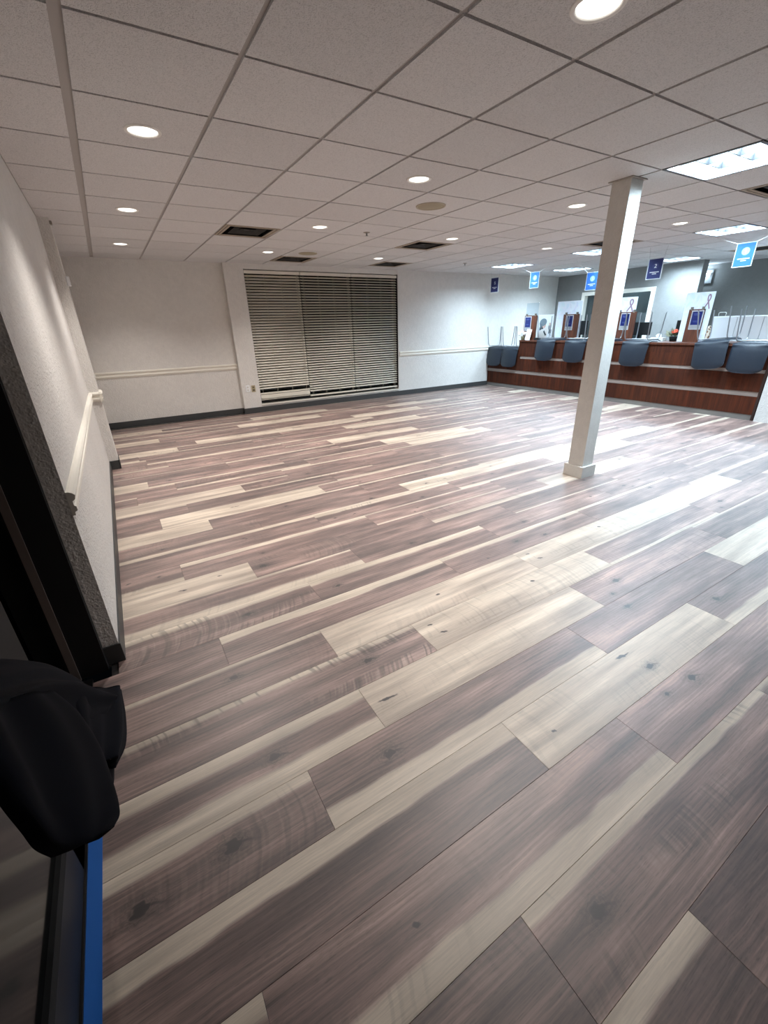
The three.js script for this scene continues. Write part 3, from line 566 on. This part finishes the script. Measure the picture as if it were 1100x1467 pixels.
// ---------------------------------------------------------------- things on and behind the counter
{
  const t = thing('printed_board', 'white poster board printed with a person in a grey knit cap', 'poster', [8.6, 1.05, 1.20]);
  part('panel', rbx(.012, .50, .40, .003).translate(0, .25, 0), M.white, t);
  const tx = canvasTex(320, 400, (c, w, h) => {
    c.fillStyle = '#e9eef2'; c.fillRect(0, 0, w, h);
    c.fillStyle = '#2f3336'; c.beginPath(); c.ellipse(85, 210, 42, 70, .3, 0, 7); c.fill();
    c.fillStyle = '#e8e3dd'; c.beginPath(); c.moveTo(10, 400); c.quadraticCurveTo(20, 230, 110, 232); c.quadraticCurveTo(200, 200, 250, 150); c.lineTo(262, 190); c.quadraticCurveTo(230, 300, 200, 400); c.fill();
    c.fillStyle = '#3b4146'; c.beginPath(); c.moveTo(150, 250); c.lineTo(210, 330); c.lineTo(180, 345); c.lineTo(130, 275); c.fill();
    c.fillStyle = '#dcb9a9'; c.beginPath(); c.ellipse(138, 165, 42, 54, .15, 0, 7); c.fill();
    c.fillStyle = '#7d8a91'; c.beginPath(); c.ellipse(112, 118, 78, 62, -.25, 0, 7); c.fill(); c.fillStyle = '#6f7c84'; c.beginPath(); c.moveTo(30, 130); c.quadraticCurveTo(60, 240, 80, 232); c.lineTo(96, 150); c.fill();
    c.fillStyle = '#5a4038'; c.beginPath(); c.arc(152, 158, 5, 0, 7); c.fill(); c.strokeStyle = '#a8665c'; c.lineWidth = 4; c.beginPath(); c.moveTo(146, 192); c.lineTo(166, 188); c.stroke();
    c.fillStyle = '#8d9296'; c.beginPath(); c.ellipse(268, 190, 34, 60, .2, 0, 7); c.fill(); c.fillStyle = '#d7c0b2'; c.beginPath(); c.ellipse(258, 150, 20, 26, 0, 0, 7); c.fill(); c.fillStyle = '#545b61'; c.fillRect(250, 240, 60, 70); c.fillStyle = '#b9c3ca'; c.fillRect(266, 300, 54, 60);
  });
  const f = facing(.385, .485, tx, .4); part('print', f.g.translate(-.0066, .25, 0), f.m, t);
}
{
  const c = thing('tilted_card', 'white tilted card stand before the first wood board', 'card', [8.15, 1.05, 1.13]);
  const q = part('card', rbx(.004, .22, .13, .001).translate(0, .11, 0), M.white, c); q.position.set(-.01, .004, 0); q.rotation.z = -.12; q.rotation.x = .12; part('foot', bx(-.02, .03, 0, .006, -.05, .05), M.white, c);
}
solo('card_reader', rbx(.07, .05, .13, .008), M.black, 'small black card reader on the counter beside the white tilted card', 'device', [8.2, 1.0755, 1.355]);
function monitor(z, label, w = .4, h = .25, y = 1.05) {
  const t = thing('monitor', label, 'monitor', [8.8, y, z]); part('screen', rbx(.03, h, w, .006).translate(0, .09 + h / 2, 0), M.black, t); part('stand', merge([rbx(.02, .12, .05, .004).translate(.02, .06, 0), rbx(.14, .012, .2, .004).translate(.02, .006, 0)]), M.black, t); return t;
}
monitor(1.93, 'black computer monitor behind the counter, at the blank pale screen', .34, .27);
monitor(3.19, 'black computer monitor behind the counter, beside the column', .42, .22);
monitor(3.96, 'black computer monitor behind the orange flowers', .26, .24);
{
  const t = thing('tissue_box', 'white patterned tissue box on the counter beside the orange flowers', 'box', [8.62, 1.05, 3.66]); const tx = canvasTex(128, 64, (c, w, h) => { c.fillStyle = '#eceae4'; c.fillRect(0, 0, w, h); c.fillStyle = '#a9aba6'; for (let i = 0; i < 26; i++) { c.beginPath(); c.ellipse((i * 37) % w, (i * 23) % h, 6, 3, i, 0, 7); c.fill(); } });
  part('carton', rbx(.11, .06, .22, .005).translate(0, .03, 0), new THREE.MeshStandardMaterial({ map: tx, roughness: .7 }), t);
  const p = new THREE.SphereGeometry(.045, 14, 10).toNonIndexed(); const a = p.attributes.position; for (let i = 0; i < a.count; i++) { const k = .75 + .5 * vn(a.getX(i) * 60 + 9, a.getZ(i) * 60 + a.getY(i) * 40); a.setXYZ(i, a.getX(i) * .5 * k, a.getY(i) * .9 * k, a.getZ(i) * k); } p.computeVertexNormals(); part('tissue', p.translate(0, .08, 0), M.white, t);
}
{
  const t = thing('flower_arrangement', 'pot of orange flowers and pale green leaves on the counter', 'flowers', [8.64, 1.05, 3.90]);
  part('pot', new THREE.LatheGeometry([[0, 0], [.05, 0], [.06, .05], [.062, .075], [.055, .078], [.05, .06], [0, .06]].map(q => new THREE.Vector2(...q)), 20), M.black, t);
  const leaf = (() => { const s = new THREE.Shape(); s.moveTo(0, 0); s.quadraticCurveTo(.03, .05, 0, .12); s.quadraticCurveTo(-.03, .05, 0, 0); const g = new THREE.ExtrudeGeometry(s, { depth: .002, bevelEnabled: false }); const p = g.attributes.position; for (let i = 0; i < p.count; i++) p.setZ(i, p.getZ(i) + 2.2 * p.getY(i) * p.getY(i)); g.computeVertexNormals(); return g; })();
  for (let k = 0; k < 22; k++) { const l = part('leaf', leaf, std([0x8a927c, 0xa9ab90, 0x6d7a5e][k % 3], .7), t); l.position.set(rr(-.02, .02), .06 + rr(0, .05), rr(-.10, .03)); l.rotation.set(rr(-.9, .9), rr(0, 6.28), rr(-.9, .9)); l.scale.setScalar(rr(.6, 1.1)); }
  const petal = new THREE.SphereGeometry(.022, 8, 6).scale(1, .35, .6).translate(.018, 0, 0);
  for (let k = 0; k < 5; k++) { const f = new THREE.Group(); f.name = 'flower'; f.position.set(rr(-.05, 0), .14 + rr(0, .07), rr(-.02, .08)); t.add(f); const pm = std([0xd8553a, 0xe0694a, 0xc9432f][k % 3], .7); for (let q = 0; q < 7; q++) { const m = part('petal', petal, pm, f); m.rotation.y = q * .9; m.rotation.z = .5; } f.rotation.set(rr(-.5, .5), 0, rr(.5, 1.2)); }
}
{
  const t = thing('small_plant', 'small potted plant with white blossoms beside the white tilted card', 'plant', [8.15, 1.05, 1.0]);
  part('pot', new THREE.LatheGeometry([[0, 0], [.035, 0], [.045, .08], [.04, .08], [0, .07]].map(q => new THREE.Vector2(...q)), 16), std(0x6f6a52, .6), t);
  for (let k = 0; k < 6; k++) part('blossom', new THREE.IcosahedronGeometry(rr(.026, .036), 1).translate(rr(-.04, .015), .12 + rr(0, .06), rr(-.07, .05)), std(0xf2f2ee, .7), t);
}
solo('ornament', new THREE.LatheGeometry([[0, 0], [.035, 0], [.04, .02], [.028, .06], [.038, .11], [.03, .16], [.022, .18], [.03, .205], [.022, .235], [0, .245]].map(q => new THREE.Vector2(...q)), 20), (() => { const t = canvasTex(64, 128, (c, w, h) => { c.fillStyle = '#cfc3b1'; c.fillRect(0, 0, w, h); c.fillStyle = '#6e4f3c'; for (let i = 0; i < 18; i++) { c.beginPath(); c.ellipse((i * 29) % w, (i * 41) % h, 7, 5, i, 0, 7); c.fill(); } }); return new THREE.MeshStandardMaterial({ map: t, roughness: .6 }); })(), 'cream and brown ornament on the counter by the narrow wood board', 'ornament', [8.56, 1.05, 4.455]);
{
  const t = thing('white_cabinet', 'white cabinet standing behind the counter before the dark grey wall', 'cabinet', [9.0, 0, 4.28]);
  part('body', bx(.02, .5, 0, 1.425, 0, 1.4), M.white, t); part('door', rbx(.02, 1.40, .345, .003).translate(.01, .715, .175), M.white, t); part('door', rbx(.02, 1.40, .345, .003).translate(.01, .715, .525), M.white, t); part('door', rbx(.02, 1.40, .68, .003).translate(.01, .715, 1.045), M.white, t);
  const w = solo('wire_frame', tube([[0, 0, -.05], [0, .055, -.05], [0, .06, .0], [0, .055, .05], [0, 0, .05]], .005, 30, 8), std(0xb9bab4, .5), 'small pale wire handle on top of the white cabinet', 'handle', [9.1, 1.425, 4.36]);
}
// window frame in the grey wall, with dim room beyond
{
  const w = struct('window_2', 'white framed opening in the grey wall behind the counter', 'window');
  part('window_frame', merge([bx(XR - .02, XR + .12, .87, 1.95, .745, .83), bx(XR - .02, XR + .12, .87, 1.95, 2.40, 2.485), bx(XR - .02, XR + .12, 1.951, 2.03, .745, 2.485), bx(XR - .02, XR + .12, .80, .869, .745, 2.485)]), M.trim, w);
  part('pane', bx(XR + .1, XR + .106, .87, 1.95, .83, 2.40), new THREE.MeshPhysicalMaterial({ color: 0xcfd8da, roughness: .05, transmission: 1, thickness: 0 }), w);
  part('back_room', merge([bx(XR + 1.2, XR + 1.3, 0, 2.6, .2, 2.3), bx(XR + .2, XR + 1.3, 0, 2.6, .2, .25), bx(XR + .2, XR + 1.3, 2.45, 2.6, .2, 2.3), bx(XR + .2, XR + 1.3, 0, .1, .2, 2.3)]), std(0x9aa0a0, .8), w);
}
{
  const t = thing('back_room_light', 'ceiling light in the room seen through the white framed opening', 'ceiling light', [XR + .7, 2.44, 1.4]);
  part('housing', bx(-.2, .2, -.03, .0, -.3, .3), M.fix, t); part('lens', bx(-.18, .18, -.036, -.03, -.28, .28), lampMat, t);
  const L = new THREE.RectAreaLight(TROF_COL, 9, .36, .56); L.position.set(0, -.042, 0); L.rotation.x = -Math.PI / 2; t.add(L);
}
// lamp of the passage beyond the grey wall's end
{
  const t = thing('wall_light', 'twin strip light in the grey passage past the end of the grey wall', 'light', [XE - .07, 2.22, 2.86]);
  const em = new THREE.MeshStandardMaterial({ color: 0xffffff, emissive: new THREE.Color().setRGB(.9, .97, 1), emissiveIntensity: 1.2 });
  part('tube', bx(0, .04, 0, .045, -.14, .10), em, t); part('tube', bx(0, .04, -.12, -.095, -.16, 0), em, t); part('bracket', bx(.04, .065, -.15, .1, -.18, .14), std(0x8b8f92, .5), t);
  const L = new THREE.PointLight(TROF_COL, .8, 0, 2); L.position.set(-.03, .03, 0); L.castShadow = true; L.shadow.radius = 3; t.add(L);
}

// ---------------------------------------------------------------- doorway on the left, tape, jacket
{
  const d = struct('door_1', 'dark framed glass entrance door beside the left wall end', 'door');
  part('jamb', bx(-.35, -.109, 0, H, 6.0, 6.03), M.black, d); part('jamb', bx(-.26, -.109, 0, H, 6.03, 6.06), M.black, d);
  part('jamb_strip', bx(-.245, -.216, 0, H, 6.06, 6.068), std(0x6f625c, .6), d);
  part('header', bx(-.26, -.14, 2.1, H, 6.06, ZB), M.black, d);
  // door leaf standing in line with the wall
  const x0 = -.215, x1 = -.178, z0 = 6.66, z1 = 7.95;
  part('stile', bx(x0, x1, .012, 2.09, z0, z0 + .30), M.black, d); part('stile', bx(x0, x1, .012, 2.09, z1 - .09, z1), M.black, d);
  part('rail', bx(x0, x1, .012, .165, z0, z1), std(0x0b0c0e, .5), d); part('rail', bx(x0, x1, 2.0, 2.09, z0, z1), M.black, d);
  part('gasket', bx(x0, x1 + .002, .165, .2, z0 + .30, z1 - .09), M.black, d);
  part('glass', bx(-.2, -.188, .2, 2.0, z0 + .30, z1 - .09), new THREE.MeshPhysicalMaterial({ color: 0x0b0c0d, roughness: .12, specularIntensity: 1 }), d);
  part('push_bar', merge([rod([-.115, .855, 7.16], [-.115, .855, 7.85], .014, 12), rod([-.185, .855, 7.2], [-.115, .855, 7.2], .012, 8), rod([-.185, .855, 7.8], [-.115, .855, 7.8], .012, 8)]), M.bronze, d);
  part('threshold', bx(-.262, -.172, -.008, .008, 6.09, ZB), M.bronze, d);
  part('side_wall', bx(-.109, XL, 0, H, 8.3, ZB), M.wall, d);
  part('post', bx(-.26, -.1, 0, H, 8.0, 8.3), M.black, d);
}
solo('masking_tape', bx(-.0185, .0185, 0, .0012, -.42, .95), std(0x1763b8, .55), 'blue masking tape strip on the floor along the dark door', 'tape', [-.1535, .0003, 7.15]);
{
  // navy fleece jacket slung over the push bar: folded sheets of cloth, each with its own thickness
  camera.updateMatrixWorld(true);
  const back = (px, py, x) => { const d = new THREE.Vector3((px - 550) / F, -(py - 733.5) / F, -1).applyQuaternion(camera.quaternion); return CAM.clone().addScaledVector(d, (x - CAM.x) / d.x); };
  const curve = pts => new THREE.CatmullRomCurve3(pts.map(([x, y, d]) => back(x, y, d)), false, 'centripetal');
  function sheet(E0, E1, bulge, folds, th = .012, NU = 40, NV = 40) {    // E0, E1: edge curves; bulge pushes the middle out from the door
    const a = curve(E0), b = curve(E1), P = [], I = []; const W = NU + 1, S = W * (NV + 1);
    const pt = (u, v) => { const p = a.getPoint(v), q = b.getPoint(v), r = p.clone().lerp(q, u); const e = Math.sin(Math.PI * u); r.x += bulge * Math.pow(e, .7); const f = folds(u, v) * Math.min(1, e * 2.5); r.x += f; r.y += f * .4; return r; };
    for (let side = 0; side < 2; side++) for (let j = 0; j <= NV; j++) for (let i = 0; i <= NU; i++) { const p = pt(i / NU, j / NV); if (side) { p.x -= th; p.y += th * .2; } P.push(p.x, p.y, p.z); }
    for (let j = 0; j < NV; j++) for (let i = 0; i < NU; i++) { const k = j * W + i; I.push(k, k + 1, k + W, k + 1, k + W + 1, k + W, S + k, S + k + W, S + k + 1, S + k + 1, S + k + W, S + k + W + 1); }
    for (let j = 0; j < NV; j++) for (const i of [0, NU]) { const k = j * W + i; I.push(k, k + W, S + k, k + W, S + k + W, S + k); }
    for (let i = 0; i < NU; i++) for (const j of [0, NV]) { const k = j * W + i; I.push(k, k + 1, S + k, k + 1, S + k + 1, S + k); }
    const g = new THREE.BufferGeometry(); g.setAttribute('position', new THREE.Float32BufferAttribute(P, 3)); g.setIndex(I); g.computeVertexNormals(); return g.toNonIndexed();
  }
  const w = (u, n, ph) => Math.sin(u * n * Math.PI * 2 + ph);
  const geos = [
    // roll of cloth over the bar
    sheet([[-90, 955, -.10], [-30, 946, -.095], [25, 946, -.09], [70, 953, -.075], [108, 972, -.05], [138, 996, -.015]], [[-90, 1100, .0], [-30, 1080, .0], [25, 1062, .0], [70, 1060, .005], [108, 1066, .01], [138, 1040, .01]], .035, (u, v) => .012 * w(u, 1.6, v * 3 + .5) + .006 * w(u, 3.1, v * 7), .02),
    // flap hanging to the right
    sheet([[96, 982, .0], [108, 1010, .01], [122, 1050, .015], [140, 1085, .02]], [[174, 988, .022], [180, 1022, .028], [181, 1062, .03], [166, 1100, .026]], .012, (u, v) => .007 * w(u, 1.4, v * 2 + 1) + .003 * w(u, 3, v * 5), .012),
    // turned-under cuff below the flap
    sheet([[118, 1070, .0], [130, 1105, .005], [142, 1140, .01]], [[164, 1098, .012], [163, 1122, .012], [151, 1150, .012]], .008, (u, v) => .003 * w(u, 1.5, v * 3), .012),
    // broad front lobe
    sheet([[-80, 1010, .0], [-38, 1062, .015], [8, 1118, .03], [36, 1156, .04], [58, 1184, .046], [74, 1206, .048], [98, 1220, .05]], [[62, 1002, .0], [100, 1030, .02], [132, 1078, .036], [147, 1124, .044], [156, 1160, .048], [157, 1178, .05], [128, 1207, .05]], .03, (u, v) => .008 * w(u, 1.3, v * 2.5 + 2) + .004 * w(u, 2.7, v * 6), .016),
    // dark inner fold between the lobes
    sheet([[20, 1010, -.05], [60, 1060, -.03], [100, 1120, -.01]], [[120, 1010, -.03], [146, 1080, -.005], [150, 1145, .005]], .0, (u, v) => .004 * w(u, 2, v * 3), .012)];
  const t = thing('jacket', 'dark navy fleece jacket slung over the bar of the dark door', 'jacket', [-.05, .8, 7.2]);
  const g = mergeGeometries(geos); g.translate(.05, -.8, -7.2);
  part('cloth', g, new THREE.MeshPhysicalMaterial({ color: 0x070b14, roughness: 1, specularIntensity: .4, sheen: .12, sheenRoughness: .7, sheenColor: new THREE.Color(0x1a2a4a), side: THREE.DoubleSide }), t);
}

renderer.render(scene, camera);
